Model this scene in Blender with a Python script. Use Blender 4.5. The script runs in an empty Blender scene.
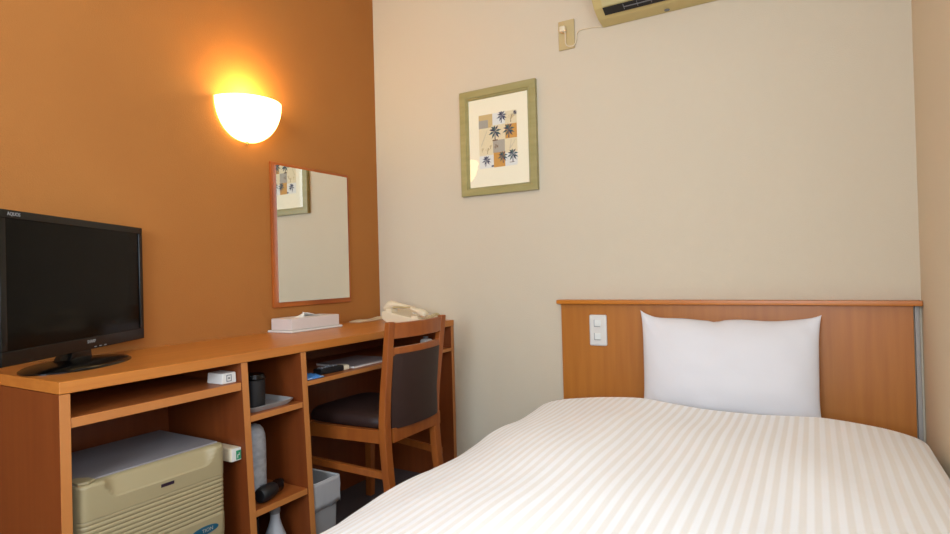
import bpy, bmesh, math, random
from mathutils import Vector, Matrix, noise
random.seed(4)
C = bpy.context.scene.collection
PI = math.pi
sc = bpy.context.scene

# ------------------------------------------------------------------ materials
def lin(c):
    def f(v):
        v /= 255.0
        return v / 12.92 if v <= .04045 else ((v + .055) / 1.055) ** 2.4
    return (f(c[0]), f(c[1]), f(c[2]), 1)

def mat(name, col, rough=.5, metal=0, spec=.5, bump=None, vary=None, emit=None, trans=None):
    m = bpy.data.materials.new(name); m.use_nodes = True
    nt = m.node_tree; b = nt.nodes['Principled BSDF']
    b.inputs['Base Color'].default_value = lin(col)
    b.inputs['Roughness'].default_value = rough
    b.inputs['Metallic'].default_value = metal
    b.inputs['Specular IOR Level'].default_value = spec
    tc = nt.nodes.new('ShaderNodeTexCoord')
    if vary:                       # (scale vec, colour 2)
        mp = nt.nodes.new('ShaderNodeMapping'); mp.inputs['Scale'].default_value = vary[0]
        nt.links.new(tc.outputs['Object'], mp.inputs[0])
        n = nt.nodes.new('ShaderNodeTexNoise'); n.inputs['Scale'].default_value = 1; n.inputs['Detail'].default_value = 5
        nt.links.new(mp.outputs[0], n.inputs['Vector'])
        r = nt.nodes.new('ShaderNodeValToRGB')
        r.color_ramp.elements[0].position = .35; r.color_ramp.elements[1].position = .65
        r.color_ramp.elements[0].color = lin(vary[1]); r.color_ramp.elements[1].color = lin(col)
        nt.links.new(n.outputs['Fac'], r.inputs[0]); nt.links.new(r.outputs[0], b.inputs['Base Color'])
    if bump:                       # (scale, strength, distance)
        n2 = nt.nodes.new('ShaderNodeTexNoise'); n2.inputs['Scale'].default_value = bump[0]; n2.inputs['Detail'].default_value = 3
        nt.links.new(tc.outputs['Object'], n2.inputs['Vector'])
        bp = nt.nodes.new('ShaderNodeBump'); bp.inputs['Strength'].default_value = bump[1]; bp.inputs['Distance'].default_value = bump[2]
        nt.links.new(n2.outputs['Fac'], bp.inputs['Height']); nt.links.new(bp.outputs[0], b.inputs['Normal'])
    if emit:
        b.inputs['Emission Color'].default_value = lin(emit[0]); b.inputs['Emission Strength'].default_value = emit[1]
    if trans: b.inputs['Transmission Weight'].default_value = trans
    return m

M = {}
M['wall'] = mat('cream wallpaper', (208, 193, 168), .85, spec=.2, bump=(260, .35, .002))
M['wall_lit'] = mat('cream wallpaper lightened', (226, 209, 182), .85, spec=.2, bump=(260, .35, .002))  # same wallpaper as the back wall, lightened to stand in for light
M['orange'] = mat('orange wallpaper', (170, 108, 50), .8, spec=.25, bump=(260, .4, .002), vary=((3, 3, 3), (167, 105, 48)))
M['ceil'] = mat('white ceiling', (235, 230, 220), .9)
M['carpet'] = mat('charcoal carpet', (115, 100, 98), .97, spec=.1, bump=(900, .8, .004), vary=((245, 232, 227), (86, 75, 73)))
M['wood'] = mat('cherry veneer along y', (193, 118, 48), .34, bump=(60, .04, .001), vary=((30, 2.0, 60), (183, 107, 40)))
M['wood_z_shaded'] = mat('shaded cherry veneer upright', (125, 60, 22), .42, bump=(60, .04, .001), vary=((40, 40, 2.2), (117, 53, 18)))  # veneer darkened in its colour for the shade on the upright panels
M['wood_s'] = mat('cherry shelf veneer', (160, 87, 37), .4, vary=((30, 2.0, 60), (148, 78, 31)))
M['edge'] = mat('cherry edge band', (194, 123, 63), .4, vary=((60, 3, 3), (183, 112, 53)))
M['hb'] = mat('headboard veneer', (182, 112, 37), .4, bump=(40, .05, .001), vary=((38, 8, 2.4), (171, 101, 29)))
M['hbcap'] = mat('headboard cap veneer', (196, 118, 30), .35, vary=((2.5, 30, 40), (183, 104, 23)))
M['chair'] = mat('chair stained beech', (159, 86, 32), .38, vary=((40, 40, 4), (144, 73, 26)))
M['brown'] = mat('dark brown vinyl', (46, 25, 19), .55, bump=(420, .35, .001))
M['mframe'] = mat('mirror frame wood', (180, 94, 30), .4, vary=((30, 4, 4), (148, 70, 22)))
M['mirror'] = mat('silvered glass', (238, 240, 236), .0, metal=1)
M['black'] = mat('glossy black plastic', (9, 8, 8), .2, spec=.3)
M['screen'] = mat('tv screen', (5, 4, 3), .1, spec=.1)
M['blackm'] = mat('matt black plastic', (22, 21, 22), .5)
M['fridge'] = mat('aged cream plastic', (163, 146, 108), .45, bump=(500, .05, .0005))
M['fridge_top'] = mat('grey painted fridge lid', (135, 128, 127), .6, bump=(700, .2, .0005))
M['teal'] = mat('teal oval badge', (28, 84, 104), .3)
M['white'] = mat('white plastic', (220, 214, 204), .4)
M['ivory'] = mat('ivory plastic', (225, 207, 174), .4)
M['tan'] = mat('yellowed outlet plastic', (192, 168, 117), .45)
M['ac'] = mat('yellowed air conditioner plastic', (199, 177, 117), .4)
M['acp'] = mat('cream front panel', (199, 185, 134), .35)
M['grey'] = mat('light grey plastic', (152, 148, 144), .45)
M['dgrey'] = mat('mid grey plastic', (120, 120, 122), .5)
M['green'] = mat('green sticker', (20, 130, 84), .45)
M['blue'] = mat('blue sachet', (70, 128, 190), .35)
M['paper'] = mat('paper', (224, 218, 206), .7)
M['tissue'] = mat('tissue', (246, 242, 232), .9)
M['pframe'] = mat('sage green frame', (161, 149, 98), .4, vary=((8, 8, 49), (150, 140, 88)))
M['mount'] = mat('cream mount board', (244, 236, 208), .7)
M['gap_grey'] = mat('matt grey gap strip', (160, 154, 146), .6)
M['pillow'] = mat('white cotton', (225, 221, 220), .85, spec=.15, bump=(18, .12, .01))
M['piping'] = mat('white piping', (250, 248, 244), .8)
M['mattress'] = mat('mattress ticking', (228, 226, 220), .9)
M['wfrost'] = mat('frosted daylight pane', (220, 232, 245), .5, emit=((205, 230, 255), 1.8))
M['added_lamp'] = mat('added lamp diffuser', (255, 250, 240), .5, emit=((255, 244, 225), 1.2))
M['bulbglass'] = mat('lit frosted glass', (255, 244, 220), .5, emit=((255, 218, 132), 5.0))
M['brass'] = mat('brass', (200, 160, 90), .3, metal=1)
M['pc_blue'] = mat('print navy', (38, 52, 84), .7)
M['pc_teal'] = mat('print teal', (40, 84, 92), .7)
M['pc_brown'] = mat('print brown', (110, 82, 50), .7)
M['pc_cream'] = mat('print cream', (228, 214, 176), .7)
M['pc_white'] = mat('print pale', (226, 226, 218), .7)
M['pc_ochre'] = mat('print ochre', (206, 152, 72), .7)
M['pc_sand'] = mat('print sand', (206, 180, 124), .7)
M['pc_grey'] = mat('print grey', (170, 164, 150), .7)

# bin and can patterned
def duvet_mat():
    m = bpy.data.materials.new('sateen stripe duvet'); m.use_nodes = True
    nt = m.node_tree; b = nt.nodes['Principled BSDF']
    uv = nt.nodes.new('ShaderNodeUVMap'); uv.uv_map = 'UVMap'
    sep = nt.nodes.new('ShaderNodeSeparateXYZ'); nt.links.new(uv.outputs[0], sep.inputs[0])
    mul = nt.nodes.new('ShaderNodeMath'); mul.operation = 'MULTIPLY'; mul.inputs[1].default_value = 2 * PI / .025
    nt.links.new(sep.outputs[0], mul.inputs[0])
    sn = nt.nodes.new('ShaderNodeMath'); sn.operation = 'SINE'; nt.links.new(mul.outputs[0], sn.inputs[0])
    r = nt.nodes.new('ShaderNodeMapRange'); r.inputs['From Min'].default_value = -.45; r.inputs['From Max'].default_value = .45
    nt.links.new(sn.outputs[0], r.inputs['Value'])
    mx = nt.nodes.new('ShaderNodeMix'); mx.data_type = 'RGBA'
    mx.inputs[6].default_value = lin((238, 232, 222)); mx.inputs[7].default_value = lin((251, 250, 247))
    nt.links.new(r.outputs[0], mx.inputs[0]); nt.links.new(mx.outputs[2], b.inputs['Base Color'])
    rr = nt.nodes.new('ShaderNodeMapRange'); rr.inputs['To Min'].default_value = .75; rr.inputs['To Max'].default_value = .42
    nt.links.new(r.outputs[0], rr.inputs['Value']); nt.links.new(rr.outputs[0], b.inputs['Roughness'])
    tc = nt.nodes.new('ShaderNodeTexCoord')
    n = nt.nodes.new('ShaderNodeTexNoise'); n.inputs['Scale'].default_value = 9; n.inputs['Detail'].default_value = 3
    nt.links.new(tc.outputs['Object'], n.inputs['Vector'])
    ad = nt.nodes.new('ShaderNodeMath'); ad.operation = 'MULTIPLY_ADD'; ad.inputs[1].default_value = .12
    nt.links.new(r.outputs[0], ad.inputs[0]); nt.links.new(n.outputs['Fac'], ad.inputs[2])
    bp = nt.nodes.new('ShaderNodeBump'); bp.inputs['Strength'].default_value = .25; bp.inputs['Distance'].default_value = .01
    nt.links.new(ad.outputs[0], bp.inputs['Height']); nt.links.new(bp.outputs[0], b.inputs['Normal'])
    b.inputs['Sheen Weight'].default_value = .2
    return m
M['duvet'] = duvet_mat()

# ------------------------------------------------------------------ helpers
ORG = {}
def thing(name, label, cat, loc=(0, 0, 0), rotz=0, local=False):
    """Empty at the thing's base; parts given in room coordinates unless local."""
    o = bpy.data.objects.new(name, None); C.objects.link(o)
    o.location = loc; o.rotation_euler = (0, 0, rotz); o['label'] = label; o['category'] = cat
    o.empty_display_size = .05
    ORG[o.name] = Vector((0, 0, 0)) if local else Vector(loc)
    return o

def obj(name, bm, m, parent=None, smooth=True, org=None, label=None, auto=35):
    me = bpy.data.meshes.new(name)
    off = ORG[parent.name] if parent else Vector(org or (0, 0, 0))
    bmesh.ops.translate(bm, verts=bm.verts, vec=-off)
    bmesh.ops.recalc_face_normals(bm, faces=bm.faces) if not bm.loops.layers.uv else None
    bm.to_mesh(me); bm.free()
    for mm in (m if isinstance(m, (list, tuple)) else [m]): me.materials.append(mm)
    o = bpy.data.objects.new(name, me); C.objects.link(o)
    if parent: o.parent = parent
    else: o.location = off
    ORG[o.name] = off
    if smooth:
        me.shade_smooth() if hasattr(me, 'shade_smooth') else None
        try: me.set_sharp_from_angle(angle=math.radians(auto))
        except Exception: pass
        if auto <= 35:
            wn_ = o.modifiers.new('w', 'WEIGHTED_NORMAL'); wn_.keep_sharp = True; wn_.weight = 100
    if label: o['label'] = label
    return o

def tag(o, label, cat, group=None):
    o['label'] = label; o['category'] = cat
    if group: o['group'] = group
    return o
def struct(name, bm, m, parent=None, org=None):
    o = obj(name, bm, m, parent, org=org)
    if not parent: o['kind'] = 'structure'
    return o

def box(x0, x1, y0, y1, z0, z1, bev=0, bm=None, seg=2, mi=0):
    out = bm or bmesh.new()
    t = bmesh.new()
    bmesh.ops.create_cube(t, size=1)
    for v in t.verts:
        v.co = Vector(((x0 + x1) / 2 + v.co.x * (x1 - x0), (y0 + y1) / 2 + v.co.y * (y1 - y0), (z0 + z1) / 2 + v.co.z * (z1 - z0)))
    if bev: bmesh.ops.bevel(t, geom=t.edges[:], offset=bev, segments=seg, profile=.5, affect='EDGES')
    for f in t.faces: f.material_index = mi
    merge(out, t)
    return out

def merge(out, t, M4=None):
    vm = {}
    for v in t.verts: vm[v] = out.verts.new(M4 @ v.co if M4 else v.co)
    for f in t.faces:
        try:
            nf = out.faces.new([vm[v] for v in f.verts]); nf.material_index = f.material_index
        except ValueError: pass
    t.free()

def ring_skin(bm, rings, close_u=True, caps=True, mi=0):
    vr = [[bm.verts.new(p) for p in r] for r in rings]
    n = len(vr[0])
    for a, b in zip(vr, vr[1:]):
        for i in range(n if close_u else n - 1):
            j = (i + 1) % n
            f = bm.faces.new((a[i], a[j], b[j], b[i])); f.material_index = mi
    if caps and close_u:
        for r in (vr[0], vr[-1]):
            try: bm.faces.new(r).material_index = mi
            except ValueError: pass
    return bm

def loft(stations, axis='z', bev=.003, bm=None):
    """stations: (a, b, s, wa, wb); s runs along axis, (a, b) centre of the rounded rectangle section."""
    bm = bm or bmesh.new(); rings = []
    for a, b, s, wa, wb in stations:
        r = []
        k = min(bev, wa * .45, wb * .45)
        for sx, sy in ((1, 1), (-1, 1), (-1, -1), (1, -1)):
            cx, cy = a + sx * (wa / 2 - k), b + sy * (wb / 2 - k)
            base = {(1, 1): 0, (-1, 1): PI / 2, (-1, -1): PI, (1, -1): 1.5 * PI}[(sx, sy)]
            for q in range(3):
                t = base + q * PI / 4
                p, w = cx + k * math.cos(t), cy + k * math.sin(t)
                r.append({'z': (p, w, s), 'y': (p, s, w), 'x': (s, p, w)}[axis])
        rings.append([Vector(v) for v in r])
    return ring_skin(bm, rings)

def spline(pts, n=6):
    """Catmull-Rom through tuples."""
    out = []
    P = [Vector(p) if len(p) <= 4 else p for p in pts]
    P = [tuple(p) for p in P]
    for i in range(len(P) - 1):
        p0 = P[max(i - 1, 0)]; p1 = P[i]; p2 = P[i + 1]; p3 = P[min(i + 2, len(P) - 1)]
        for k in range(n):
            t = k / n
            out.append(tuple(.5 * (2 * b + (c - a) * t + (2 * a - 5 * b + 4 * c - d) * t * t + (3 * b - a - 3 * c + d) * t ** 3)
                             for a, b, c, d in zip(p0, p1, p2, p3)))
    out.append(P[-1]); return out

def tube(pts, r, n=10, bm=None):
    bm = bm or bmesh.new(); P = [Vector(p) for p in pts]; rings = []
    up = None
    for i, p in enumerate(P):
        d = (P[min(i + 1, len(P) - 1)] - P[max(i - 1, 0)]).normalized()
        if up is None: up = d.orthogonal().normalized()
        a = (up - d * up.dot(d)).normalized(); up = a; b = d.cross(a)
        rr = r[i] if isinstance(r, (list, tuple)) else r
        rings.append([p + (a * math.cos(2 * PI * k / n) + b * math.sin(2 * PI * k / n)) * rr for k in range(n)])
    return ring_skin(bm, rings)

def lathe(prof, c, n=32, bm=None, a0=0, a1=2 * PI):
    bm = bm or bmesh.new(); full = abs(a1 - a0 - 2 * PI) < 1e-6
    m = n if full else n + 1
    rings = []
    for r, z in prof:
        rings.append([Vector((c[0] + r * math.cos(a0 + (a1 - a0) * k / n), c[1] + r * math.sin(a0 + (a1 - a0) * k / n), c[2] + z)) for k in range(m)])
    return ring_skin(bm, rings, close_u=full, caps=full)

def prism(poly, d0, d1, axis, bm=None, bev=0, mi=0):
    """poly of 2-D points; axis 'x': (y,z), 'y': (x,z), 'z': (x,y)."""
    out = bm or bmesh.new(); t = bmesh.new()
    def P(p, d): return {'x': (d, p[0], p[1]), 'y': (p[0], d, p[1]), 'z': (p[0], p[1], d)}[axis]
    a = [t.verts.new(P(p, d0)) for p in poly]; b = [t.verts.new(P(p, d1)) for p in poly]
    t.faces.new(a); t.faces.new(b[::-1]); n = len(poly)
    for i in range(n): t.faces.new((a[i], b[i], b[(i + 1) % n], a[(i + 1) % n]))
    bmesh.ops.recalc_face_normals(t, faces=t.faces)
    if bev: bmesh.ops.bevel(t, geom=t.edges[:], offset=bev, segments=2, profile=.5, affect='EDGES')
    for f in t.faces: f.material_index = mi
    merge(out, t); return out

def text(name, s, size, m, parent, loc, rot, ext=.0004):
    cu = bpy.data.curves.new(name, 'FONT'); cu.body = s; cu.size = size; cu.extrude = ext
    cu.align_x = 'CENTER'; cu.align_y = 'CENTER'
    t = bpy.data.objects.new(name, cu); C.objects.link(t)
    bpy.context.view_layer.update()
    me = bpy.data.meshes.new_from_object(t.evaluated_get(bpy.context.evaluated_depsgraph_get()))
    bpy.data.objects.remove(t)
    o = bpy.data.objects.new(name, me); C.objects.link(o); me.materials.clear(); me.materials.append(m)
    o.parent = parent
    o.location = Vector(loc) - ORG[parent.name]; o.rotation_euler = rot
    return o

# ------------------------------------------------------------------ room
W, LEN, H = 2.141, 3.7, 2.40
T = .1
struct('floor', box(-T, W + T, -LEN - T, T, -T, 0), M['carpet'])
struct('ceiling', box(-T, W + T, -LEN - T, T, H, H + T), M['ceil'])
struct('wall_left', box(-T, 0, -LEN, 0, 0, H), M['orange'])
struct('wall_back', box(-T, W + T, 0, T, 0, H), M['wall'])
vx0, vx1, vz0, vz1 = 1.15, 2.05, .85, 1.95  # opening for an unseen window, added as a second daylight source
wf = bmesh.new()
box(-T, vx0, -LEN - T, -LEN, 0, H, bm=wf); box(vx1, W + T, -LEN - T, -LEN, 0, H, bm=wf)
box(vx0, vx1, -LEN - T, -LEN, 0, vz0, bm=wf); box(vx0, vx1, -LEN - T, -LEN, vz1, H, bm=wf)
struct('wall_front', wf, M['wall'])
wn = bmesh.new()
for a in ((vx0, vx0 + .05, vz0, vz1), (vx1 - .05, vx1, vz0, vz1), (vx0 + .05, vx1 - .05, vz0, vz0 + .05), (vx0 + .05, vx1 - .05, vz1 - .05, vz1), (1.58, 1.62, vz0 + .05, vz1 - .05)):
    box(a[0], a[1], -LEN - .08, -LEN - .02, a[2], a[3], bm=wn)
added_win = struct('added_window', wn, M['white'])
struct('lit_pane', box(vx0 + .05, vx1 - .05, -LEN - .062, -LEN - .056, vz0 + .05, vz1 - .05), M['wfrost'], added_win)
# right wall with a frosted window beside the foot of the bed
wy0, wy1, wz0, wz1 = -2.75, -1.45, .90, 2.0
wf = bmesh.new()
box(W, W + T, -LEN, wy0, 0, H, bm=wf); box(W, W + T, wy1, 0, 0, H, bm=wf)
box(W, W + T, wy0, wy1, 0, wz0, bm=wf); box(W, W + T, wy0, wy1, wz1, H, bm=wf)
struct('wall_right', wf, M['wall_lit'])
wn = bmesh.new()
for a in ((wy0, wy0 + .05, wz0, wz1), (wy1 - .05, wy1, wz0, wz1), (wy0 + .05, wy1 - .05, wz0, wz0 + .05), (wy0 + .05, wy1 - .05, wz1 - .05, wz1), (-2.12, -2.08, wz0 + .05, wz1 - .05)):
    box(W + .02, W + .08, a[0], a[1], a[2], a[3], bm=wn)
win = struct('window_1', wn, M['white'])
struct('lit_pane', box(W + .056, W + .062, wy0 + .05, wy1 - .05, wz0 + .05, wz1 - .05), M['wfrost'], win)

# unseen ceiling lamp, added for soft light from above
cl = thing('added_ceiling_lamp', 'added, unseen round flush ceiling lamp with a frosted disc', 'ceiling lamp', (1.2, -1.9, H))
obj('lamp_base', lathe([(0, 0), (.23, 0), (.23, -.03), (0, -.03)], (1.2, -1.9, H), 40), M['white'], cl)
obj('diffuser', lathe([(0, -.095), (.1, -.09), (.17, -.075), (.21, -.05), (.215, -.031), (0, -.031)], (1.2, -1.9, H), 40), M['added_lamp'], cl)

# ------------------------------------------------------------------ desk
D = .432; TH = .72; BT = .692; L = -1.607
desk = thing('desk', 'long cherry veneer desk with open shelf bays along the orange wall', 'desk', (D / 2, L / 2, 0))
obj('desktop', box(.001, D, L, -.002, BT, TH, .003), M['wood'], desk)
def banded(o):
    for p in o.data.polygons:
        if p.normal.x > .85: p.material_index = 1
    return o
def panel(y_top, y_bot, name, x0=.004, w=.023):
    b = bmesh.new()
    loft([((x0 + D - .001) / 2, y_bot, 0.0, D - .001 - x0, w), ((x0 + D - .001) / 2, y_top, BT - .0005, D - .001 - x0, w)], 'z', .0015, bm=b)
    return banded(obj(name, b, [M['wood_z_shaded'], M['edge']], desk))
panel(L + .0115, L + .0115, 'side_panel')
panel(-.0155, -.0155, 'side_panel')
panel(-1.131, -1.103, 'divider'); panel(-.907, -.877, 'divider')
def yd(a, b, z): return b + (a - b) * z / BT
def d1(z): return yd(-1.131, -1.103, z)
def d2(z): return yd(-.907, -.877, z)
obj('back_panel', box(.05, .062, L + .023, -.027, .0, BT - .001), M['wood_z_shaded'], desk)
def shelf(y0, y1, z0, z1):
    b = box(.063, D - .003, y0, y1, z0, z1, .0015)
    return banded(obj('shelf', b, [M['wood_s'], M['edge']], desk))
shelf(L + .0235, d1(.62) - .0125, .614, .637)
shelf(d1(.52) + .0125, d2(.52) - .0125, .515, .5335)
shelf(d1(.25) + .0125, d2(.25) - .0125, .234, .2535)
shelf(d2(.59) + .0125, -.028, .580, .5955)
# ------------------------------------------------------------------ television
ty = math.atan2(.4755, -.30)            # direction of the screen's width
A = Vector((.04, -1.199)); B = Vector((.345, -1.682))
cen = (A + B) / 2; wd = (A - B).length / 2
rot = math.atan2((A - B).y, (A - B).x)  # local +x runs from the left edge to the right edge, local -y faces the room
tv = thing('television', 'small black flat screen television turned on the left end of the desk', 'television', (cen.x, cen.y, TH), rot, local=True)
z0, z1 = .037, .381
zt = z1
b = bmesh.new()
box(-wd, wd, 0, .035, z0, z1, .006, bm=b)
box(-wd * .8, wd * .8, .03, .065, z0 + .04, z1 - .05, .02, bm=b)
obj('housing', b, M['blackm'], tv)
b = bmesh.new()      # glossy bezel with opening
bw, bb = .019, .033
for q in ((-wd, wd, z1 - bw, z1), (-wd, wd, z0, z0 + bb), (-wd, -wd + bw, z0 + bb, z1 - bw), (wd - bw, wd, z0 + bb, z1 - bw)):
    box(q[0], q[1], -.006, .002, q[2], q[3], .002, bm=b)
obj('bezel', b, M['black'], tv)
obj('screen', box(-wd + bw - .001, wd - bw + .001, -.0025, .0, z0 + bb - .001, z1 - bw + .001), M['screen'], tv)
M['logo'] = mat('silver lettering', (150, 148, 146), .4)
text('lettering', 'AQUOS', .011, M['logo'], tv, (-wd + .042, -.0066, z1 - .0095), (PI / 2, 0, 0))
text('lettering', 'SHARP', .012, M['logo'], tv, (.022, -.0066, z0 + .021), (PI / 2, 0, 0))
b = bmesh.new()
for k in range(3): box(.04 + k * .022 - .006, .04 + k * .022 + .003, -.0068, -.005, z0 + .004, z0 + .0065, bm=b)
obj('indicator', b, M['logo'], tv)
b = bmesh.new()
loft([(0, .03, .010, .10, .05), (0, .025, .03, .085, .045), (0, .022, z0 + .03, .085, .03)], 'z', .01, bm=b)
obj('stand_neck', b, M['black'], tv)
b = bmesh.new()
pr = [(1.0, 0), (1.0, .003), (.93, .008), (.6, .013), (.25, .017), (0, .018)]
rings = []
for r, z in pr:
    rings.append([Vector((-.008 + .162 * max(r, .01) * math.copysign(abs(math.cos(t)) ** .9, math.cos(t)), .01 + .10 * max(r, .01) * math.sin(t), z + .0003)) for t in [2 * PI * k / 48 for k in range(48)]])
ring_skin(b, rings)
obj('stand_base', b, M['black'], tv, auto=60)

# ------------------------------------------------------------------ sconce
sy, szz, sr = -.770, 1.600, .133
sc_ = thing('wall_sconce', 'lit half bowl glass wall lamp on the orange wall', 'wall lamp', (0, sy, 1.45))
b = bmesh.new()
rings = []
for i in range(17):
    t = i / 16 * PI / 2
    rr, zz = sr * math.cos(t) ** .85, -.148 * math.sin(t)
    ri = []
    for k in range(29):
        a = -PI / 2 + PI * k / 28
        ri.append(Vector((.004 + (rr * .98) * math.cos(a), sy + max(rr, .004) * math.sin(a), szz + zz)))
    rings.append(ri)
ring_skin(b, rings, close_u=False, caps=False)
g = obj('glass_bowl', b, M['bulbglass'], sc_, auto=80)
so = g.modifiers.new('s', 'SOLIDIFY'); so.thickness = .003; so.offset = -1
obj('back_plate', box(.0005, .004, sy - .05, sy + .05, szz - .12, szz - .03, .001), M['white'], sc_)
b = lathe([(0, 0), (.006, .001), (.007, .006), (.004, .012), (0, .013)], (.012, sy, 1.4405), 16)
obj('finial', b, M['brass'], sc_)
b = lathe([(0, -.035), (.018, -.03), (.026, -.01), (.024, .01), (.012, .03), (0, .036)], (.05, sy, 1.56), 20)
obj('bulb', b, mat('bulb', (255, 230, 190), .4, emit=((255, 196, 110), 30)), sc_)
box_ = box(.004, .05, sy - .012, sy + .012, 1.505, 1.527, .003)
obj('lamp_holder', box_, M['white'], sc_)

# ------------------------------------------------------------------ mirror
mi = thing('wall_mirror', 'rectangular mirror with thin orange wood frame on the orange wall', 'mirror', (0, -.44, .812))
b = bmesh.new()
y0, y1, q0, q1 = -.662, -.2165, .8135, 1.397
obj('backing_board', box(.0005, .011, y0, y1, q0, q1, .003, bm=b), M['mframe'], mi)
obj('glass', box(.0112, .020, -.643, -.2375, .8345, 1.3835), M['mirror'], mi)

# ------------------------------------------------------------------ framed print
pi = thing('picture_frame', 'sage gold framed print of little palm trees on the cream wall', 'picture', (.688, 0, 1.27))
X0, X1, Z0, Z1 = .503, .874, 1.2735, 1.7385
I0, I1, J0, J1 = .544, .834, 1.309, 1.697
b = bmesh.new()
def fr(o, i, ya, yb, bm):      # mitred frame moulding between two rectangles
    prof = [(0, -.001), (0, ya), (.35, ya - .002), (.72, ya - .001), (.8, ya + .004), (.9, ya + .003), (1, yb), (1, -.004)]
    rings = []
    for (cx, cz) in ((0, 0), (1, 0), (1, 1), (0, 1)):
        r = []
        for t, y in prof:
            ox = o[0] if cx == 0 else o[1]; oz = o[2] if cz == 0 else o[3]
            ix = i[0] if cx == 0 else i[1]; iz = i[2] if cz == 0 else i[3]
            r.append(Vector((ox + (ix - ox) * t, y, oz + (iz - oz) * t)))
        rings.append(r)
    rings.append([v.copy() for v in rings[0]])
    ring_skin(bm, rings, caps=False)
fr((X0, X1, Z0, Z1), (I0, I1, J0, J1), -.021, -.012, b)
bmesh.ops.remove_doubles(b, verts=b.verts, dist=1e-5)
obj('moulding', b, M['pframe'], pi, auto=25)
obj('mount_board', box(I0 - .003, I1 + .003, -.010, -.002, J0 - .003, J1 + .003), M['mount'], pi)
glz = bpy.data.materials.new('picture glass'); glz.use_nodes = True
nt = glz.node_tree; nt.nodes.clear()
o_ = nt.nodes.new('ShaderNodeOutputMaterial'); mx = nt.nodes.new('ShaderNodeMixShader'); tr = nt.nodes.new('ShaderNodeBsdfTransparent'); gl = nt.nodes.new('ShaderNodeBsdfGlossy')
gl.inputs['Roughness'].default_value = .01; lw = nt.nodes.new('ShaderNodeLayerWeight'); lw.inputs['Blend'].default_value = .5
pwn = nt.nodes.new('ShaderNodeMath'); pwn.operation = 'POWER'; pwn.inputs[1].default_value = 5
fz = nt.nodes.new('ShaderNodeMath'); fz.operation = 'MULTIPLY_ADD'; fz.inputs[1].default_value = .96; fz.inputs[2].default_value = .04
nt.links.new(lw.outputs['Facing'], pwn.inputs[0]); nt.links.new(pwn.outputs[0], fz.inputs[0]); nt.links.new(fz.outputs[0], mx.inputs[0]); nt.links.new(tr.outputs[0], mx.inputs[1]); nt.links.new(gl.outputs[0], mx.inputs[2]); nt.links.new(mx.outputs[0], o_.inputs[0])
obj('glazing', box(I0 - .001, I1 + .001, -.0122, -.0114, J0 - .001, J1 + .001), glz, pi)
# the print: patchwork of plants
px0, px1, pz0, pz1 = .5945, .781, 1.389, 1.625
pw, ph = px1 - px0, pz1 - pz0
mats = [M[k] for k in ('pc_cream', 'pc_white', 'pc_ochre', 'pc_sand', 'pc_grey', 'pc_blue', 'pc_teal', 'pc_brown')]
b = bmesh.new()
def quad(u0, u1, v0, v1, m, lift=0):
    y = -.0101 - lift
    f = b.faces.new([b.verts.new((px0 + u * pw, y, pz0 + v * ph)) for u, v in ((u0, v0), (u1, v0), (u1, v1), (u0, v1))]); f.material_index = m
box(px0, px1, -.0101, -.0095, pz0, pz1, bm=b, mi=0)
cells = [(0, .37, .75, 1, 3), (0, .25, .75, .90, 4), (.37, .70, .76, 1, 1), (.70, 1, .76, 1, 0),
         (0, .37, .50, .75, 0), (.33, .70, .52, .78, 0), (.70, 1, .50, .76, 2),
         (0, .37, .24, .50, 0), (.37, .68, .27, .50, 4), (.68, 1, .24, .50, 0),
         (0, .38, 0, .24, 1), (.38, .55, 0, .27, 2), (.55, .68, 0, .27, 2), (.68, 1, 0, .24, 1)]
for i, c in enumerate(cells): quad(*c[:4], c[4], .0001 + .00002 * i)
def tri(p, m, lift):
    f = b.faces.new([b.verts.new((px0 + u * pw, -.0101 - lift, pz0 + v * ph)) for u, v in p]); f.material_index = m
def palm(u, v, s, m, m2, lean=0.0, n=9):
    th = .012 * s / .12
    tri([(u - th, v - 1.15 * s), (u + th, v - 1.15 * s), (u + lean + th * .6, v), (u + lean - th * .6, v)], m2, .0006)
    for k in range(n):
        a = -.9 + (PI + 1.8) * k / (n - 1) + .12 * math.sin(k * 5)
        q = 1.25 + .2 * math.sin(k * 3.1)
        dx, dz = math.cos(a) * s * q, math.sin(a) * s * q * .8
        nx, nz = -math.sin(a) * s * .17, math.cos(a) * s * .15
        tri([(u + lean, v), (u + lean + dx * .5 - nx, v + dz * .6 - nz), (u + lean + dx, v + dz - s * .12), (u + lean + dx * .5 + nx, v + dz * .6 + nz)], m if k % 3 else m2, .0007 + .00003 * k)
palm(.60, .93, .11, 5, 5, .02); palm(.43, .66, .14, 6, 5); palm(.79, .66, .13, 6, 5)
palm(.63, .19, .11, 6, 5, -.01); palm(.88, .20, .12, 6, 5); palm(.16, .15, .10, 5, 5, .03)
palm(.16, .84, .07, 4, 4); palm(.46, .385, .05, 7, 4); palm(.96, .95, .05, 5, 5)
for (u, v, s) in ((.85, .89, .10), (.08, .36, .05), (.22, .34, .07), (.30, .40, .05)):
    for k in range(5):
        a = .5 + k * .55
        tri([(u, v - s * .6), (u + math.cos(a) * s, v + math.sin(a) * s * .6 - s * .2), (u + math.cos(a + .2) * s * .9, v + math.sin(a + .2) * s * .5)], 7 if k % 2 else 3, .0009 + .00002 * k)
    tri([(u - s * .1, v - s), (u + s * .1, v - s), (u, v)], 7, .0012)
quad(.36, .50, .49, .51, 7, .0009); quad(.32, .38, .015, .045, 5, .0009); quad(.80, .92, .055, .065, 7, .0009)
for (u0, v0, u1, v1) in ((.05, .42, .22, .70), (.82, .32, .95, .46), (.80, .3, .85, .47)):
    tri([(u0, v0), (u0 + .012, v0), (u1 + .008, v1), (u1, v1)], 4, .0008)
obj('palm_print', b, mats, pi, smooth=False)

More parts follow.
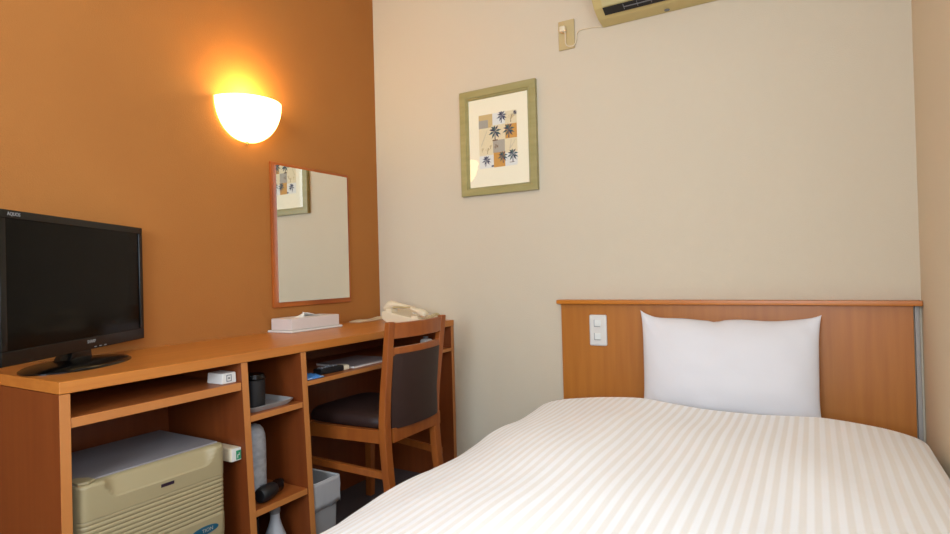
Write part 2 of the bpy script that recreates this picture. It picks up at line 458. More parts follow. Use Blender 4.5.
# ------------------------------------------------------------------ outlet, plug, cord
ol = thing('wall_outlet', 'yellowed outlet plate high on the cream wall beside the air conditioner', 'outlet', (1.0125, 0, 1.832))
obj('outlet_plate', box(.979, 1.048, -.008, -.0003, 1.832, 1.951, .003), M['tan'], ol)
b = bmesh.new()
for zz in (1.857, 1.869): box(1.008, 1.0105, -.0084, -.0078, zz, zz + .006, bm=b)
obj('socket_slot', b, M['blackm'], ol)
co = thing('power_cord', 'white plug and cord running from the high outlet to the air conditioner', 'cord', (1.01, -.01, 1.9))
b = box(.992, 1.018, -.034, -.0088, 1.898, 1.922, .006)
obj('plug', b, M['ivory'], co)
cord = spline([(1.014, -.026, 1.905), (1.018, -.03, 1.885), (1.014, -.02, 1.855), (1.022, -.012, 1.842), (1.045, -.011, 1.840), (1.056, -.010, 1.86), (1.058, -.007, 1.885), (1.072, -.006, 1.897), (1.10, -.005, 1.898), (1.13, -.005, 1.896), (1.16, -.005, 1.890)], 6)
obj('cable', tube(cord, .0022, 8), M['ivory'], co)

# ------------------------------------------------------------------ air conditioner
ac = thing('air_conditioner', 'yellowed wall air conditioner cut off by the top edge of the photo', 'air conditioner', (1.57, 0, 1.885))
prof = [(-.0005, 1.885), (-.06, 1.893), (-.11, 1.915), (-.145, 1.952), (-.172, 2.0), (-.185, 2.06), (-.188, 2.13), (-.18, 2.155), (-.0005, 2.16)]
obj('casing', prism(prof, 1.165, 1.965, 'x', bev=.004), M['ac'], ac)
obj('air_outlet', prism([(-.080, 1.898), (-.113, 1.9135), (-.116, 1.9125), (-.082, 1.8965)], 1.20, 1.93, 'x'), M['blackm'], ac)
obj('front_panel', prism([(-.116, 1.9165), (-.15, 1.9525), (-.177, 2.0), (-.190, 2.06), (-.193, 2.125), (-.186, 2.125), (-.184, 2.06), (-.17, 2.0), (-.145, 1.956), (-.112, 1.92)], 1.20, 1.93, 'x'), M['acp'], ac)
b = bmesh.new()
for k in range(3): prism([(-.090, 1.9), (-.112, 1.9105), (-.1125, 1.909), (-.0905, 1.8985)], 1.275 + k * .05, 1.277 + k * .05, 'x', bm=b)
prism([(-.098, 1.904), (-.101, 1.9055), (-.103, 1.9035), (-.0995, 1.902)], 1.275, 1.5, 'x', bm=b)
obj('louver', b, M['dgrey'], ac)
b = bmesh.new(); lathe([(0, -.002), (.009, -.002), (.010, 0), (0, .001)], (1.415, -.022, 1.8865), 16, bm=b)
obj('screw_cap', b, M['dgrey'], ac)

# ------------------------------------------------------------------ headboard
hb = thing('headboard', 'wide orange veneer headboard with a projecting cap against the cream wall', 'headboard', (1.54, 0, 0))
obj('board', box(.963, 2.1185, -.020, -.001, .05, .797, .002), M['hb'], hb)
obj('cap', box(.952, 2.1395, -.045, -.001, .797, .8135, .003), M['hbcap'], hb)
obj('gap_strip', box(2.122, 2.134, -.016, -.001, .0, .7965, .002), M['gap_grey'], hb, label='grey upright strip in the gap beside the board')  # grey strip filling the gap between the board and the right wall
sw = obj('switch_plate', box(1.084, 1.1535, -.028, -.0202, .633, .7545, .006, seg=3), M['white'], hb, label='white plate with two rocker switches')
for zc in (.722, .670):
    b = box(1.105, 1.131, -.0305, -.0275, zc - .012, zc + .012, .0015)
    obj('rocker', b, M['pc_white'], sw)
    obj('rocker_mark', box(1.1035, 1.1052, -.0298, -.0272, zc - .013, zc + .013), M['dgrey'], sw)
    obj('rocker_mark', box(1.1035, 1.128, -.0298, -.0272, zc - .0145, zc - .013), M['dgrey'], sw)

# ------------------------------------------------------------------ bed
bd = thing('bed', 'low bed base and mattress under the striped duvet', 'bed', (1.54, -1.05, 0))
obj('bed_base', box(.99, 2.08, -2.0, -.05, .06, .24, .01), M['hb'], bd)
for x in (1.05, 2.04):
    for y in (-1.93, -.15):
        obj('leg', box(x - .025, x + .025, y - .025, y + .025, 0, .06, .003), M['blackm'], bd)
obj('mattress', box(.978, 2.095, -2.01, -.048, .24, .405, .035, seg=4), M['mattress'], bd)

# duvet ------------------------------------------------------------
tab = [(.925, .14), (.927, .25), (.934, .33), (.946, .385), (.962, .420), (.990, .446), (1.056, .468), (1.14, .481), (1.22, .490), (1.34, .497), (1.44, .488), (1.545, .479),
       (1.69, .477), (1.79, .482), (1.875, .485), (1.99, .475), (2.055, .463), (2.10, .447), (2.118, .425), (2.127, .39), (2.1295, .33), (2.130, .25)]
cs = spline(tab, 8)
arc = [0]
for a, c in zip(cs, cs[1:]): arc.append(arc[-1] + math.hypot(c[0] - a[0], c[1] - a[1]))
YF, YN = -.245, -2.09
ny = 150
bm = bmesh.new(); uvl = bm.loops.layers.uv.new('UVMap')
def drop(y):           # rounded ends
    if y > YF - .035:
        t = (y - (YF - .035)) / .035
        return -.034 * (1 - math.sqrt(max(0, 1 - t * t)))
    if y < YN + .08:
        t = ((YN + .08) - y) / .08
        return -.07 * (1 - math.sqrt(max(0, 1 - min(t, 1) ** 2)))
    return 0
ys = []
for k in range(13): ys.append(YF - .035 * (1 - math.cos(k / 12 * PI / 2)) if False else YF - .035 * (1 - math.sin((1 - k / 12) * PI / 2)))
for k in range(1, ny): ys.append(YF - .035 - (YF - .035 - YN - .08) * k / ny)
for k in range(9): ys.append(YN + .08 * (1 - math.sin(k / 8 * PI / 2)))
grid = []
for y in ys:
    row = []
    for i, (x, z) in enumerate(cs):
        side = 1 if z > .42 else max(0, (z - .14) / .28)
        fade = min(1, max(0, (YF - y) / .3))
        puff = .014 * noise.noise(Vector((x * 2.2 + 3, y * 1.6, .3))) + .010 * noise.noise(Vector((x * 6, y * 3.2, 5)))
        # lengthwise quilt softness
        nz = z + puff * fade * side + drop(y) * side
        nx = x
        if x < 1.0: nx = x + fade * (.016 * noise.noise(Vector((y * 3.1, 7.7, z * 3))) + .006 * noise.noise(Vector((y * 9, 2.2, z * 8))))
        if x < .97 and z < .40: nx -= .02 * fade * (.40 - z) * (1 + .8 * math.sin(y * 17))
        if x < 1.25: nz -= .014 * fade * side * min(1, (1.25 - x) / .2) + .006 * fade * side * math.sin(y * 13 + .4) * max(0, 1 - abs(x - .98) / .1)
        crest = .012 * math.exp(-((x - 1.55) / .35) ** 2) * math.exp(-((y + 1.0) / .5) ** 2)
        row.append(bm.verts.new((min(nx, 2.131), y, nz + crest)))
    grid.append(row)
for j in range(len(ys) - 1):
    for i in range(len(cs) - 1):
        f = bm.faces.new((grid[j][i], grid[j + 1][i], grid[j + 1][i + 1], grid[j][i + 1]))
        for l, (a, c) in zip(f.loops, ((i, j), (i, j + 1), (i + 1, j + 1), (i + 1, j))): l[uvl].uv = (arc[a], ys[c])
# end faces going down under the rounded ends
for row, dy, rev in ((grid[0], 0, 1), (grid[-1], 0, 0)):
    low = [bm.verts.new((v.co.x, v.co.y, min(v.co.z, max(.415, v.co.z - .05)) if rev else max(.14, v.co.z - .25))) for v in row]
    for i in range(len(row) - 1):
        q = (row[i], row[i + 1], low[i + 1], low[i])
        try: f = bm.faces.new(q if rev else q[::-1])
        except ValueError: continue
        for l in f.loops: l[uvl].uv = (arc[i], l.vert.co.y - l.vert.co.z)
edge = [v.co.copy() for v in grid[0]]
duv = obj('duvet', bm, M['duvet'], None, org=(1.53, -1.15, .14), auto=70)
tag(duv, 'puffy white and cream striped duvet spread over the bed', 'duvet')
edge = [e for e in edge if e.z > .2]
obj('piping', tube([e + Vector((0, 0.001, .0015)) for e in edge][::2], .0075, 8), M['piping'], duv, label='white rolled edge of the duvet')

# ------------------------------------------------------------------ pillow
nU, nV = 48, 32
def pil(u, v, s):     # u,v in -1..1, s = front/back
    hx = .289 * (1 - .028 * (1 - v ** 4)) - (.010 * (1 - v) / 2)
    cx = 1.588 - .002 * v
    x = cx + u * hx + .006 * (v < 0) * u * abs(v) ** 6
    top = .768 - .016 * (1 - abs(u) ** 8) - .006 * (1 - u * u) + .010 * (u < 0) * abs(u) ** 10 + .003 * math.sin(u * 9) * (1 - u * u) - .006 * math.exp(-((u + .1) / .05) ** 2)
    bot = .408 + .008 * (1 - u * u)
    z = bot + (top - bot) * (v + 1) / 2
    th = .068 * ((1 - abs(u) ** 3.2) ** .62) * ((1 - abs(v) ** 3.0) ** .62) + .0008
    th += .007 * noise.noise(Vector((u * 3, v * 2.4, s * 2 + 1))) * (1 - abs(u) ** 4) * (1 - abs(v) ** 4)
    wr = .009 * math.sin((u + v * .6) * 26) * max(0, abs(u) - .62) * max(0, abs(v) - .3) * 4 * (1 - abs(u) ** 6)
    y0 = -.105 + .038 * (v + 1) / 2 - (1 - v) * .012
    return Vector((x, y0 + s * (th + wr), z))
b = bmesh.new()
fr_ = {}; bk = {}
for j in range(nV + 1):
    for i in range(nU + 1):
        u = math.sin((i / nU * 2 - 1) * PI / 2 * .98) / math.sin(PI / 2 * .98); v = math.sin((j / nV * 2 - 1) * PI / 2 * .98) / math.sin(PI / 2 * .98)
        fr_[i, j] = b.verts.new(pil(u, v, -1))
        bk[i, j] = fr_[i, j] if i in (0, nU) or j in (0, nV) else b.verts.new(pil(u, v, .62))
for j in range(nV):
    for i in range(nU):
        b.faces.new((fr_[i, j], fr_[i + 1, j], fr_[i + 1, j + 1], fr_[i, j + 1]))
        b.faces.new((bk[i, j], bk[i, j + 1], bk[i + 1, j + 1], bk[i + 1, j]))
pl = obj('pillow', b, M['pillow'], None, org=(1.588, -.1, .408), auto=80)
tag(pl, 'white pillow standing up against the headboard', 'pillow')

# ------------------------------------------------------------------ chair
ch = thing('desk_chair', 'stained wooden chair with dark brown padded seat and back pulled under the desk', 'chair', (.42, -.53, 0))
NY, FY = -.682, -.364
def post(y, dy0=0, name='back_leg'):
    st = spline([(.632, y + dy0, 0, .028, .034), (.600, y + dy0, .20, .029, .034), (.583, y + dy0 * .9, .38, .030, .034), (.585, y + dy0 * .7, .50, .028, .033), (.597, y + dy0 * .3, .65, .025, .032), (.606, y, .762, .022, .031), (.607, y, .7675, .018, .027)], 6)
    return obj(name, loft(st, 'z', .004), M['chair'], ch)
post(NY, -.012, 'back_post'); post(FY, -.038, 'back_post')
def bow(y): t = (y - NY) / (FY - NY) * 2 - 1; return .024 * (1 - t * t)
def rail(za, zb, xo, th, name='back_rail', m='chair', arch=0, n=14, y0=NY + .014, y1=FY - .014, bev=.004):
    st = []
    for k in range(n + 1):
        y = y0 + (y1 - y0) * k / n; t = k / n * 2 - 1
        st.append((xo + bow(y), (za + zb) / 2 + arch * (1 - t * t), y, th, zb - za))
    return obj(name, loft(st, 'y', bev), M[m], ch)
rail(.713, .7675, .600, .018, 'top_rail')
rail(.653, .683, .594, .017, 'back_slat')
# padded back panel following the tilt of the posts
rings = []
for k in range(15):
    z = .402 + (.660 - .402) * k / 14
    xc = .583 + (.597 - .583) * max(0, (z - .5) / .15) 
    r = []
    th = .011
    for i in range(13):
        y = NY + .016 + (FY - NY - .032) * i / 12
        r.append(Vector((xc + bow(y) * .9 + th * (1 - abs(i / 6 - 1) ** 6 * .6), y, z)))
    for i in range(12, -1, -1):
        y = NY + .016 + (FY - NY - .032) * i / 12
        r.append(Vector((xc + bow(y) * .9 - th, y, z)))
    rings.append(r)
obj('back_pad', ring_skin(bmesh.new(), rings), M['brown'], ch, label='dark brown padded back panel')
obj('seat_rail', loft([(.588, .381, NY + .016, .022, .050), (.588, .381, FY - .016, .022, .050)], 'y', .003), M['chair'], ch)
for s, yb, yf in ((0, NY, -.712), (1, FY, -.335)):
    obj('seat_rail', loft([(yf, .378, .235, .022, .046), (yb - .001, .378, .572, .022, .046)], 'x', .003), M['chair'], ch)
    obj('front_leg', loft([(.200, yf, 0, .028, .028), (.210, yf, .405, .036, .036)], 'z', .004), M['chair'], ch)
    obj('stretcher', loft([(yf, .265, .232, .016, .026), (yb, .245, .590, .016, .026)], 'x', .003), M['chair'], ch)
obj('seat_rail', loft([(.215, .378, -.695, .022, .046), (.215, .378, -.368, .022, .046)], 'y', .003), M['chair'], ch)
# seat cushion
rings = []
for k, (z, s) in enumerate([(.402, .97), (.408, 1.0), (.424, 1.005), (.436, .98), (.445, .92), (.450, .80), (.452, .5), (.453, .1)]):
    r = []
    for t in range(40):
        a = 2 * PI * t / 40; ca, sa = math.cos(a), math.sin(a)
        ux = math.copysign(abs(ca) ** .35, ca) * s; uy = math.copysign(abs(sa) ** .35, sa) * s
        wy = .165 + (.012 if ux < 0 else 0) * abs(ux)
        r.append(Vector((.387 + ux * .187, (NY + FY) / 2 + uy * wy, z)))
    rings.append(r)
obj('seat', ring_skin(bmesh.new(), rings), M['brown'], ch, auto=60, label='dark brown padded seat')

# ------------------------------------------------------------------ mini fridge
fx, fy0, fy1, fz0, fz1 = .420, -1.566, -1.190, .022, .474
fg = thing('mini_fridge', 'aged cream mini fridge with ribbed door inside the desk left bay', 'fridge', (.27, -1.378, 0))
obj('cabinet', box(.115, fx - .042, fy0 + .004, fy1 - .004, fz0, fz1 - .006, .006), M['fridge'], fg)
obj('lid', box(.113, fx - .030, fy0 + .002, fy1 - .003, fz1 - .006, fz1 + .004, .003), M['fridge_top'], fg, label='grey flat top of the fridge')
b = bmesh.new()
NZ, NYY = 300, 60
def door_x(y, z):
    x = fx
    ed = min(y - fy0, fy1 - y)
    if ed < .02: x -= .014 * (1 - math.sqrt(max(0, 1 - ((.02 - ed) / .02) ** 2)))
    if z > fz1 - .008: x -= .006 * ((z - fz1 + .008) / .008) ** 2
    if (.285 < z < .392) or (.05 < z < .232): x -= .0022 * (.5 - .5 * math.cos(2 * PI * (z - .285) / .0112)) ** 3 + .0012
    # recessed grip
    ya, yb = -1.507, -1.226
    if ya < y < yb:
        e = min(y - ya, yb - y); lo = .428 + (.030 * (1 - e / .028) ** 2 if e < .028 else 0)
        if z > lo: x -= min(.002, (z - lo) * .8) + (z - lo) * .35
    return x
rows = []
for j in range(NZ + 1):
    z = fz0 + (fz1 - fz0) * j / NZ
    rows.append([b.verts.new((door_x(fy0 + (fy1 - fy0) * i / NYY, z), fy0 + (fy1 - fy0) * i / NYY, z)) for i in range(NYY + 1)])
for j in range(NZ):
    for i in range(NYY): b.faces.new((rows[j][i], rows[j][i + 1], rows[j + 1][i + 1], rows[j + 1][i]))
bx = fx - .040
bb_ = [[b.verts.new((bx, fy0 if i == 0 else fy1, fz0 if j == 0 else fz1)) for i in (0, 1)] for j in (0, 1)]
b.faces.new([rows[NZ][i] for i in range(NYY + 1)] + [bb_[1][1], bb_[1][0]])
b.faces.new([rows[0][i] for i in range(NYY, -1, -1)] + [bb_[0][0], bb_[0][1]])
b.faces.new([rows[j][0] for j in range(NZ, -1, -1)] + [bb_[0][0], bb_[1][0]])
b.faces.new([rows[j][NYY] for j in range(NZ + 1)] + [bb_[1][1], bb_[0][1]])
b.faces.new([bb_[0][0], bb_[1][0], bb_[1][1], bb_[0][1]])
door = obj('door', b, M['fridge'], fg, auto=50)
obj('maker_plate', box(fx - .0004, fx + .0012, -1.377, -1.343, .4125, .4205), mat('dark plum label', (40, 24, 42), .3), fg)
b = bmesh.new()
rings = [[Vector((x, -1.258 + .040 * k * math.cos(t), .2575 + .0115 * k * math.sin(t))) for t in [2 * PI * q / 36 for q in range(36)]] for x, k in ((fx - .0012, 1), (fx + .0008, 1), (fx + .0016, .93))]
bdg = obj('badge', ring_skin(b, rings), M['teal'], fg, label='teal oval badge')
text('lettering', 'TION', .0135, M['pc_grey'], bdg, (fx + .0017, -1.252, .2575), (PI / 2, 0, PI / 2))
b = prism([(fx - .060, fy0 + .003), (fx - .012, fy0 + .003), (fx - .004, fy0 + .022), (fx - .014, fy0 + .042), (fx - .038, fy0 + .040), (fx - .060, fy0 + .024)], fz1 + .0005, fz1 + .007, 'z', bev=.002)
obj('hinge_cap', b, M['fridge'], fg)
for x in (.14, .36):
    for y in (fy0 + .04, fy1 - .04):
        obj('foot', lathe([(0, 0), (.014, 0), (.014, fz0 + .002), (0, fz0 + .002)], (x, y, 0), 16), M['blackm'], fg)

# ------------------------------------------------------------------ desktop things
tb = thing('tissue_box', 'white tissue box with a tissue sticking out under the mirror', 'tissue box', (.066, -.55, TH))
obj('tray_base', box(.004, .138, -.690, -.412, TH + .0003, TH + .009, .003), M['white'], tb)
b = box(.014, .129, -.680, -.422, TH + .009, TH + .054, .004)
bx_ = obj('cover', b, mat('pinkish white plastic', (216, 202, 192), .45), tb)
b = bmesh.new()
rings = []
for k in range(7):
    t = k / 6
    rings.append([Vector((.071 + (.03 - .02 * t) * math.sin(q * 1.3 + t), -.545 + (q - 3) / 3 * (.075 - .062 * t) - .015 * t, TH + .053 + .019 * t * (1 - .25 * (q - 2.2) ** 2 / 9) + .002 * math.sin(q * 3))) for q in range(7)])
ring_skin(b, rings, close_u=False, caps=False)
ts = obj('tissue', b, M['tissue'], tb, auto=80); ts.modifiers.new('s', 'SOLIDIFY').thickness = .001

bk_ = thing('booklet', 'thin cream booklet lying beside the telephone', 'booklet', (.045, -.15, TH))
b = bmesh.new()
rings = []
for i in range(9):
    y = -.235 + .20 * i / 8; lift = .004 + .006 * (i / 8) + .003 * math.sin(i * .9)
    rings.append([Vector(p) for p in ((.012, y, TH + .0006), (.078, y, TH + .0006), (.080, y, TH + lift * .6), (.05, y, TH + lift), (.012, y, TH + lift * .9))])
obj('pages', ring_skin(b, rings), M['ivory'], bk_)

# telephone: user sits at +x, handset lies along x
ph_ = thing('telephone', 'ivory desk telephone with handset on the far end of the desk', 'telephone', (.22, -.16, TH))
side = [(.132, TH + .0005), (.330, TH + .0005), (.345, TH + .012), (.335, TH + .022), (.25, TH + .034), (.125, TH + .060), (.105, TH + .055), (.100, TH + .02)]
obj('base', prism(side, -.262, -.055, 'y', bev=.006), M['ivory'], ph_)
b = bmesh.new()
for i in range(3):
    for j in range(4):
        x = .215 + i * .026; y = -.155 + j * .022; z = TH + .0395 - (x - .215) * .20
        box(x, x + .016, y, y + .014, z - .004, z + .004, .0015, bm=b)
obj('keypad', b, M['white'], ph_)
for sgn, xx, zz in ((0, .145, TH + .062), (1, .305, TH + .030)):
    obj('cradle', box(xx - .02, xx + .02, -.258, -.205, zz - .018, zz + .008, .005), M['ivory'], ph_)
hs = spline([(.112, -.232, TH + .072, .016, .024), (.13, -.232, TH + .082, .024, .026), (.155, -.232, TH + .088, .021, .025), (.19, -.232, TH + .0885, .011, .017), (.25, -.232, TH + .078, .010, .016), (.30, -.232, TH + .062, .012, .018), (.33, -.232, TH + .052, .020, .024), (.355, -.232, TH + .044, .016, .022), (.362, -.232, TH + .041, .008, .012)], 5)
rings = []
for x, y, z, rz, ry in hs:
    rings.append([Vector((x, y + ry * math.cos(t), z + rz * math.sin(t))) for t in [2 * PI * k / 20 for k in range(20)]])
ph_.scale = (.88, .88, .88); ph_.location = (.282, -.118, TH)
hsb = obj('handset', ring_skin(bmesh.new(), rings), M['ivory'], ph_, auto=70)
obj('handset_grip', box(.165, .275, -.2505, -.2445, TH + .074, TH + .082, .001), M['tan'], hsb, label='darker recess along the handset')
cd = []
for k in range(150):
    t = k / 149; x = .35 + .02 * math.sin(t * PI); y = -.235 + .15 * t; z = TH + .016 + .022 * math.sin(t * PI) ** 2 
    cd.append((x + .006 * math.cos(k * .75), y, z + .006 * math.sin(k * .75)))
obj('coiled_cord', tube(cd, .0016, 6), M['tan'], ph_)

# ------------------------------------------------------------------ shelf things: left bay
db = thing('switch_box', 'small white plastic box with grey mark on the shelf above the fridge', 'box', (.36, -1.18, .637))
b = bmesh.new()
prism([(-1.192, .6373), (-1.1435, .6373), (-1.1455, .6675), (-1.189, .6675)], .345, .412, 'x', bm=b, bev=.003)
obj('casing', b, M['white'], db)
b = bmesh.new()
box(.4122, .4127, -1.177, -1.160, .660, .6625, bm=b); box(.4122, .4127, -1.177, -1.160, .643, .6455, bm=b)
box(.4122, .4127, -1.177, -1.1745, .6455, .660, bm=b); box(.4122, .4127, -1.1625, -1.160, .6455, .660, bm=b); box(.4122, .4127, -1.1715, -1.1655, .650, .6555, bm=b)
obj('emblem', b, M['dgrey'], db)
gb = thing('key_switch', 'beige wall box with green and white front on the divider beside the fridge', 'switch', (.34, -1.13, .405))
obj('casing', box(.33, .412, -1.168, d1(.40) - .0165, .412, .450, .003), M['ivory'], gb)
pt = obj('front_plate', box(.412, .415, -1.166, d1(.40) - .0165, .413, .449, .001), M['white'], gb)
obj('sticker', box(.4151, .4155, -1.153, -1.137, .416, .442), M['green'], pt, label='green sticker')
b = bmesh.new()
box(.4156, .4159, -1.149, -1.147, .420, .428, bm=b); box(.4156, .4159, -1.149, -1.141, .428, .4300, bm=b); box(.4156, .4159, -1.144, -1.142, .431, .435, bm=b)
obj('pictogram', b, M['white'], pt)

# ------------------------------------------------------------------ middle bay
tr_ = thing('plastic_tray', 'shallow silver grey tray on the upper middle shelf', 'tray', (.34, -1.01, .5337))
b = bmesh.new(); z = .5339
xa, xb_, ya, yb = .215, .418, -1.100, -.930
def rr(k, zz, c=.02):
    x0_, x1_, y0_, y1_ = xa + k, xb_ - k, ya + k, yb - k; out = []
    for cx, cy, s in ((x1_ - c, y1_ - c, 0), (x0_ + c, y1_ - c, 1), (x0_ + c, y0_ + c, 2), (x1_ - c, y0_ + c, 3)):
        for q in range(6):
            t = s * PI / 2 + q / 5 * PI / 2; out.append(Vector((cx + c * math.cos(t), cy + c * math.sin(t), zz)))
    return out
ring_skin(b, [rr(.012, z), rr(.002, z + .012), rr(0, z + .016), rr(.004, z + .0165), rr(.014, z + .004)], caps=True)
obj('tray', b, M['grey'], tr_)
cup = thing('black_cup', 'black tumbler standing on the grey tray', 'cup', (.375, -1.055, .54))
cup['label'] = 'black lidded tumbler standing on the silver grey tray'
b = lathe([(0, .0), (.028, .0), (.031, .006), (.033, .085), (.034, .088), (.031, .088), (.029, .012), (0, .010)], (.372, -1.052, .5385), 32)
obj('body', b, M['blackm'], cup)
obj('lid', lathe([(0, .0885), (.034, .0885), (.035, .092), (.030, .104), (.012, .107), (0, .107)], (.372, -1.052, .5385), 32), M['black'], cup)

cn = thing('canister', 'white patterned round topped canister standing behind the hairdryer', 'canister', (.33, -1.03, .254))
canm = mat('white can with grey pattern', (184, 184, 183), .45, vary=((50, 49, 73), (162, 161, 161)))
cb = obj('body', lathe([(0, 0), (.030, 0), (.033, .004), (.034, .010), (.034, .172), (.032, .192), (.027, .209), (.018, .220), (.008, .224), (0, .2245)], (.330, -1.022, .2539), 36), canm, cn)
obj('printed_mark', box(.358, .364, -1.032, -1.016, .292, .295), M['dgrey'], cn)

hd = thing('hairdryer', 'black hairdryer lying on the lower middle shelf', 'hairdryer', (.38, -1.02, .254))
b = tube(spline([(.402, -1.066, .2795), (.398, -1.045, .2795), (.392, -1.02, .2795), (.385, -1.0, .2795)], 4), [.019, .0215, .0235, .0245, .025, .025, .0245, .024, .0235, .023, .022, .021, .020][:13], 20)
obj('barrel', b, M['blackm'], hd)
b = tube(spline([(.392, -1.02, .276), (.372, -.99, .27), (.352, -.955, .2675), (.335, -.928, .2675)], 5), .0125, 12)
obj('handle', b, M['blackm'], hd)
b = tube([(.385, -1.002, .2795), (.379, -.985, .278), (.373, -.972, .277)], [.020, .018, .021], 16)
obj('nozzle', b, M['black'], hd)

bt = thing('flared_bottle', 'white long necked flask standing under the lower middle shelf', 'bottle', (.30, -.93, 0))
b = lathe([(0, 0), (.044, 0), (.050, .006), (.052, .03), (.048, .065), (.036, .105), (.021, .145), (.0155, .165), (.0145, .185)], (.352, -.968, .0), 36)
obj('body', b, mat('white glazed plastic', (195, 195, 195), .35), bt)
obj('neck_ring', lathe([(0, .185), (.016, .185), (.017, .188), (.017, .205), (.014, .212), (0, .212)], (.352, -.968, 0), 28), M['grey'], bt)
bg = thing('shoe_brush', 'black narrow case standing beside the white flask', 'case', (.36, -1.05, 0))
obj('case', box(.31, .36, -1.083, -1.033, .0005, .205, .006), M['blackm'], bg)
obj('lid', box(.309, .361, -1.084, -1.032, .190, .212, .006), M['black'], bg)
bg.name = 'black_case'

# ------------------------------------------------------------------ right bay shelf
SZ = .5957
b_ = thing('amenity_sachet', 'blue plastic sachet at the left end of the long shelf', 'sachet', (.39, -.85, SZ))
def cushion(x0, x1, y0, y1, z, h, seed, n=14):
    bm = bmesh.new(); t = {}; u = {}
    for j in range(n + 1):
        for i in range(n + 1):
            a, c = i / n * 2 - 1, j / n * 2 - 1
            e = max(0, (1 - a ** 4) * (1 - c ** 4))
            x = x0 + (x1 - x0) * i / n; y = y0 + (y1 - y0) * j / n
            zz = z + h * e * (.75 + .6 * noise.noise(Vector((a * 2.5, c * 2.5, seed)))) + .0012
            t[i, j] = bm.verts.new((x, y, zz))
            u[i, j] = t[i, j] if i in (0, n) or j in (0, n) else bm.verts.new((x, y, z))
    for j in range(n):
        for i in range(n):
            bm.faces.new((t[i, j], t[i + 1, j], t[i + 1, j + 1], t[i, j + 1])); bm.faces.new((u[i, j], u[i, j + 1], u[i + 1, j + 1], u[i + 1, j]))
    return bm
obj('pouch', cushion(.345, .424, -.886, -.806, SZ + .0003, .014, 3), M['blue'], b_)
obj('seal_strip', box(.405, .421, -.88, -.81, SZ + .0016, SZ + .0045, .0005), M['pc_white'], b_)
r_ = thing('remote_control', 'black remote control with a cream end on the long shelf', 'remote control', (.38, -.73, SZ))
obj('body', loft([(.372, SZ + .0105, -.79, .04, .018), (.375, SZ + .011, -.74, .046, .021), (.378, SZ + .0105, -.690, .044, .020)], 'y', .005), M['blackm'], r_)
obj('end_cap', loft([(.378, SZ + .0105, -.6895, .044, .020), (.381, SZ + .0095, -.664, .040, .018)], 'y', .005), M['ivory'], r_, label='cream end')
b = bmesh.new()
for j in range(6):
    for i in range(2): box(.362 + i * .014, .370 + i * .014, -.782 + j * .014, -.775 + j * .014, SZ + .019, SZ + .0235, .0008, bm=b)
obj('buttons', b, M['dgrey'], r_)
mg = thing('magazine', 'grey covered magazine lying flat on the long shelf', 'magazine', (.32, -.55, SZ))
obj('pages', box(.215, .402, -.640, -.415, SZ + .0004, SZ + .0075, .0008), M['paper'], mg)
obj('cover', box(.213, .404, -.642, -.413, SZ + .0076, SZ + .0086), mat('grey magazine cover', (150, 138, 138), .3), mg)
wt = thing('adapter', 'small white plastic adapter on the long shelf behind the chair back', 'adapter', (.34, -.1, SZ))
obj('body', box(.325, .372, -.125, -.085, SZ + .0004, SZ + .046, .009, seg=3), M['white'], wt)
obj('jack', lathe([(0, 0), (.012, 0), (.012, .01), (0, .011)], (.345, -.105, SZ + .0462), 16), M['dgrey'], wt)

# ------------------------------------------------------------------ bin
bn = thing('waste_bin', 'grey plastic waste bin with crumpled liner under the desk beside the divider', 'waste bin', (.30, -.83, 0))
def rrect(x0_, x1_, y0_, y1_, zz, c=.012, wob=0):
    out = []
    for cx, cy, s in ((x1_ - c, y1_ - c, 0), (x0_ + c, y1_ - c, 1), (x0_ + c, y0_ + c, 2), (x1_ - c, y0_ + c, 3)):
        for q in range(6):
            t = s * PI / 2 + q / 5 * PI / 2
            out.append(Vector((cx + c * math.cos(t), cy + c * math.sin(t), zz)))
    return out
bx0, bx1, by0, by1, bz = .235, .420, -.862, -.752, .248
ring_skin(bb2 := bmesh.new(), [rrect(bx0 + .006, bx1 - .006, by0 + .006, by1 - .006, .0005), rrect(bx0, bx1, by0, by1, bz), rrect(bx0 + .003, bx1 - .003, by0 + .003, by1 - .003, bz), rrect(bx0 + .009, bx1 - .009, by0 + .009, by1 - .009, .005)])
obj('tub', bb2, M['grey'], bn)
obj('rim', tube([v for v in rrect(bx0, bx1, by0, by1, bz)] + [rrect(bx0, bx1, by0, by1, bz)[0]], .003, 8), mat('pale rim', (197, 195, 190), .4), bn)
# liner folded over the rim: densely sampled
def dense(x0_, x1_, y0_, y1_, n=120):
    P = [(x1_, y1_), (x0_, y1_), (x0_, y0_), (x1_, y0_)]; per = [math.dist(P[i], P[(i + 1) % 4]) for i in range(4)]; tot = sum(per); out = []
    for k in range(n):
        s = tot * k / n; i = 0
        while s > per[i]: s -= per[i]; i += 1
        a, c = P[i], P[(i + 1) % 4]; f = s / per[i]; out.append((a[0] + (c[0] - a[0]) * f, a[1] + (c[1] - a[1]) * f))
    return out
rings = []
mx_, my_ = (bx0 + bx1) / 2, (by0 + by1) / 2
for q, zz in enumerate([bz + .003, bz - .01, bz - .03, bz - .05, bz - .07, bz - .088]):
    r = []
    for k, (x, y) in enumerate(dense(bx0 - .003, bx1 + .003, by0 - .003, by1 + .003)):
        d = Vector((x - mx_, y - my_, 0)).normalized()
        w = (.001 + .003 * noise.noise(Vector((k * .35, q * .7, 2))) + .003 * abs(math.sin(k * .9 + q))) * min(1, q * .6 + .15)
        r.append(Vector((x, y, zz + (.012 * noise.noise(Vector((k * .12, 0, 4))) if q == 5 else 0))) + d * w * .5)
    rings.append(r)
ln = ring_skin(bmesh.new(), rings, caps=False)
lo = obj('bin_liner', ln, mat('translucent liner', (173, 170, 167), .3), bn, auto=20)
lo.modifiers.new('s', 'SOLIDIFY').thickness = .0008

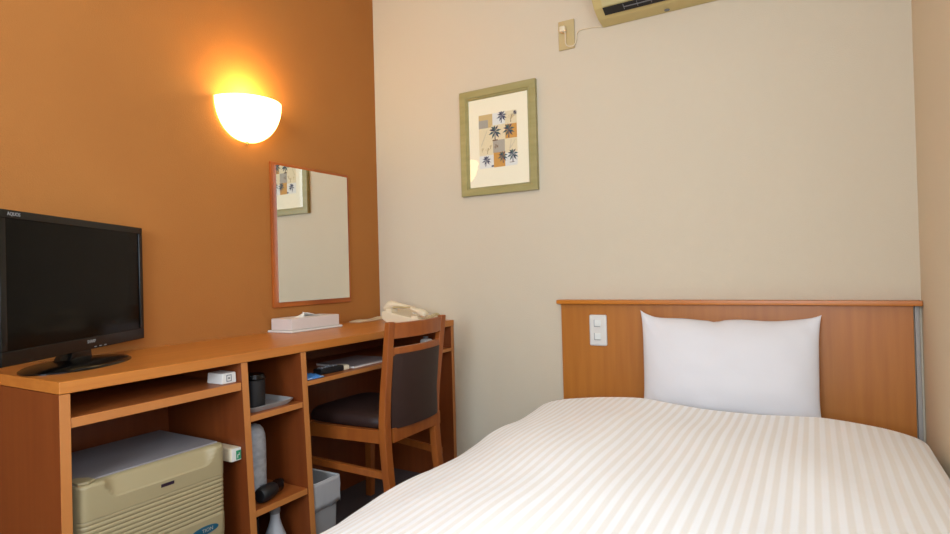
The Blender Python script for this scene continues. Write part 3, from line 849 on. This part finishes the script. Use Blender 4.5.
# ------------------------------------------------------------------ lights
def area(name, loc, rot, sx, sy, power, col):
    l = bpy.data.lights.new(name, 'AREA'); l.shape = 'RECTANGLE'; l.size = sx; l.size_y = sy; l.energy = power; l.color = col
    o = bpy.data.objects.new(name, l); C.objects.link(o); o.location = loc; o.rotation_euler = rot; return o
area('daylight_area', (W - .01, -2.1, 1.45), (0, PI / 2, 0), 1.0, 1.2, 10, (.74, .89, 1.08))
area('daylight_area', (1.6, -LEN + .01, 1.4), (PI / 2, 0, 0), .85, 1.0, 40, (.74, .89, 1.08))  # daylight lamp added at the made-up front window
pl_ = bpy.data.lights.new('added_ceiling_light', 'POINT'); pl_.energy = 2.5; pl_.color = (1, .95, .86); pl_.shadow_soft_size = .2  # point light added below the unseen ceiling lamp
po = bpy.data.objects.new('added_ceiling_light', pl_); C.objects.link(po); po.location = (1.2, -1.9, H - .32)
sl = bpy.data.lights.new('sconce_light', 'POINT'); sl.energy = 3.0; sl.color = (1, .80, .36); sl.shadow_soft_size = .03
so_ = bpy.data.objects.new('sconce_light', sl); C.objects.link(so_); so_.location = (.062, sy, 1.625)

w = bpy.data.worlds.new('world'); sc.world = w; w.use_nodes = True
w.node_tree.nodes['Background'].inputs[0].default_value = (.6, .7, .9, 1); w.node_tree.nodes['Background'].inputs[1].default_value = .3

# ------------------------------------------------------------------ camera
cam = bpy.data.cameras.new('camera'); co_ = bpy.data.objects.new('camera', cam); C.objects.link(co_)
r = Vector((0.86294325, 0.50461095, -0.02639589)); u = Vector((0.0272793, 0.00563832, 0.99961195)); f = Vector((-0.50456396, 0.86332844, 0.00889988))
co_.matrix_world = Matrix(((r.x, u.x, -f.x, 1.857792), (r.y, u.y, -f.y, -2.237534), (r.z, u.z, -f.z, .937834), (0, 0, 0, 1)))
cam.sensor_width = 36; cam.lens = 579.3811 / 950 * 36; cam.shift_y = -.7377 / 950; cam.clip_start = .01
sc.camera = co_
sc.view_settings.view_transform = 'Standard'; sc.view_settings.look = 'None'; sc.view_settings.gamma = 1
sc.view_settings.use_curve_mapping = False
sc.view_settings.exposure = 0.3
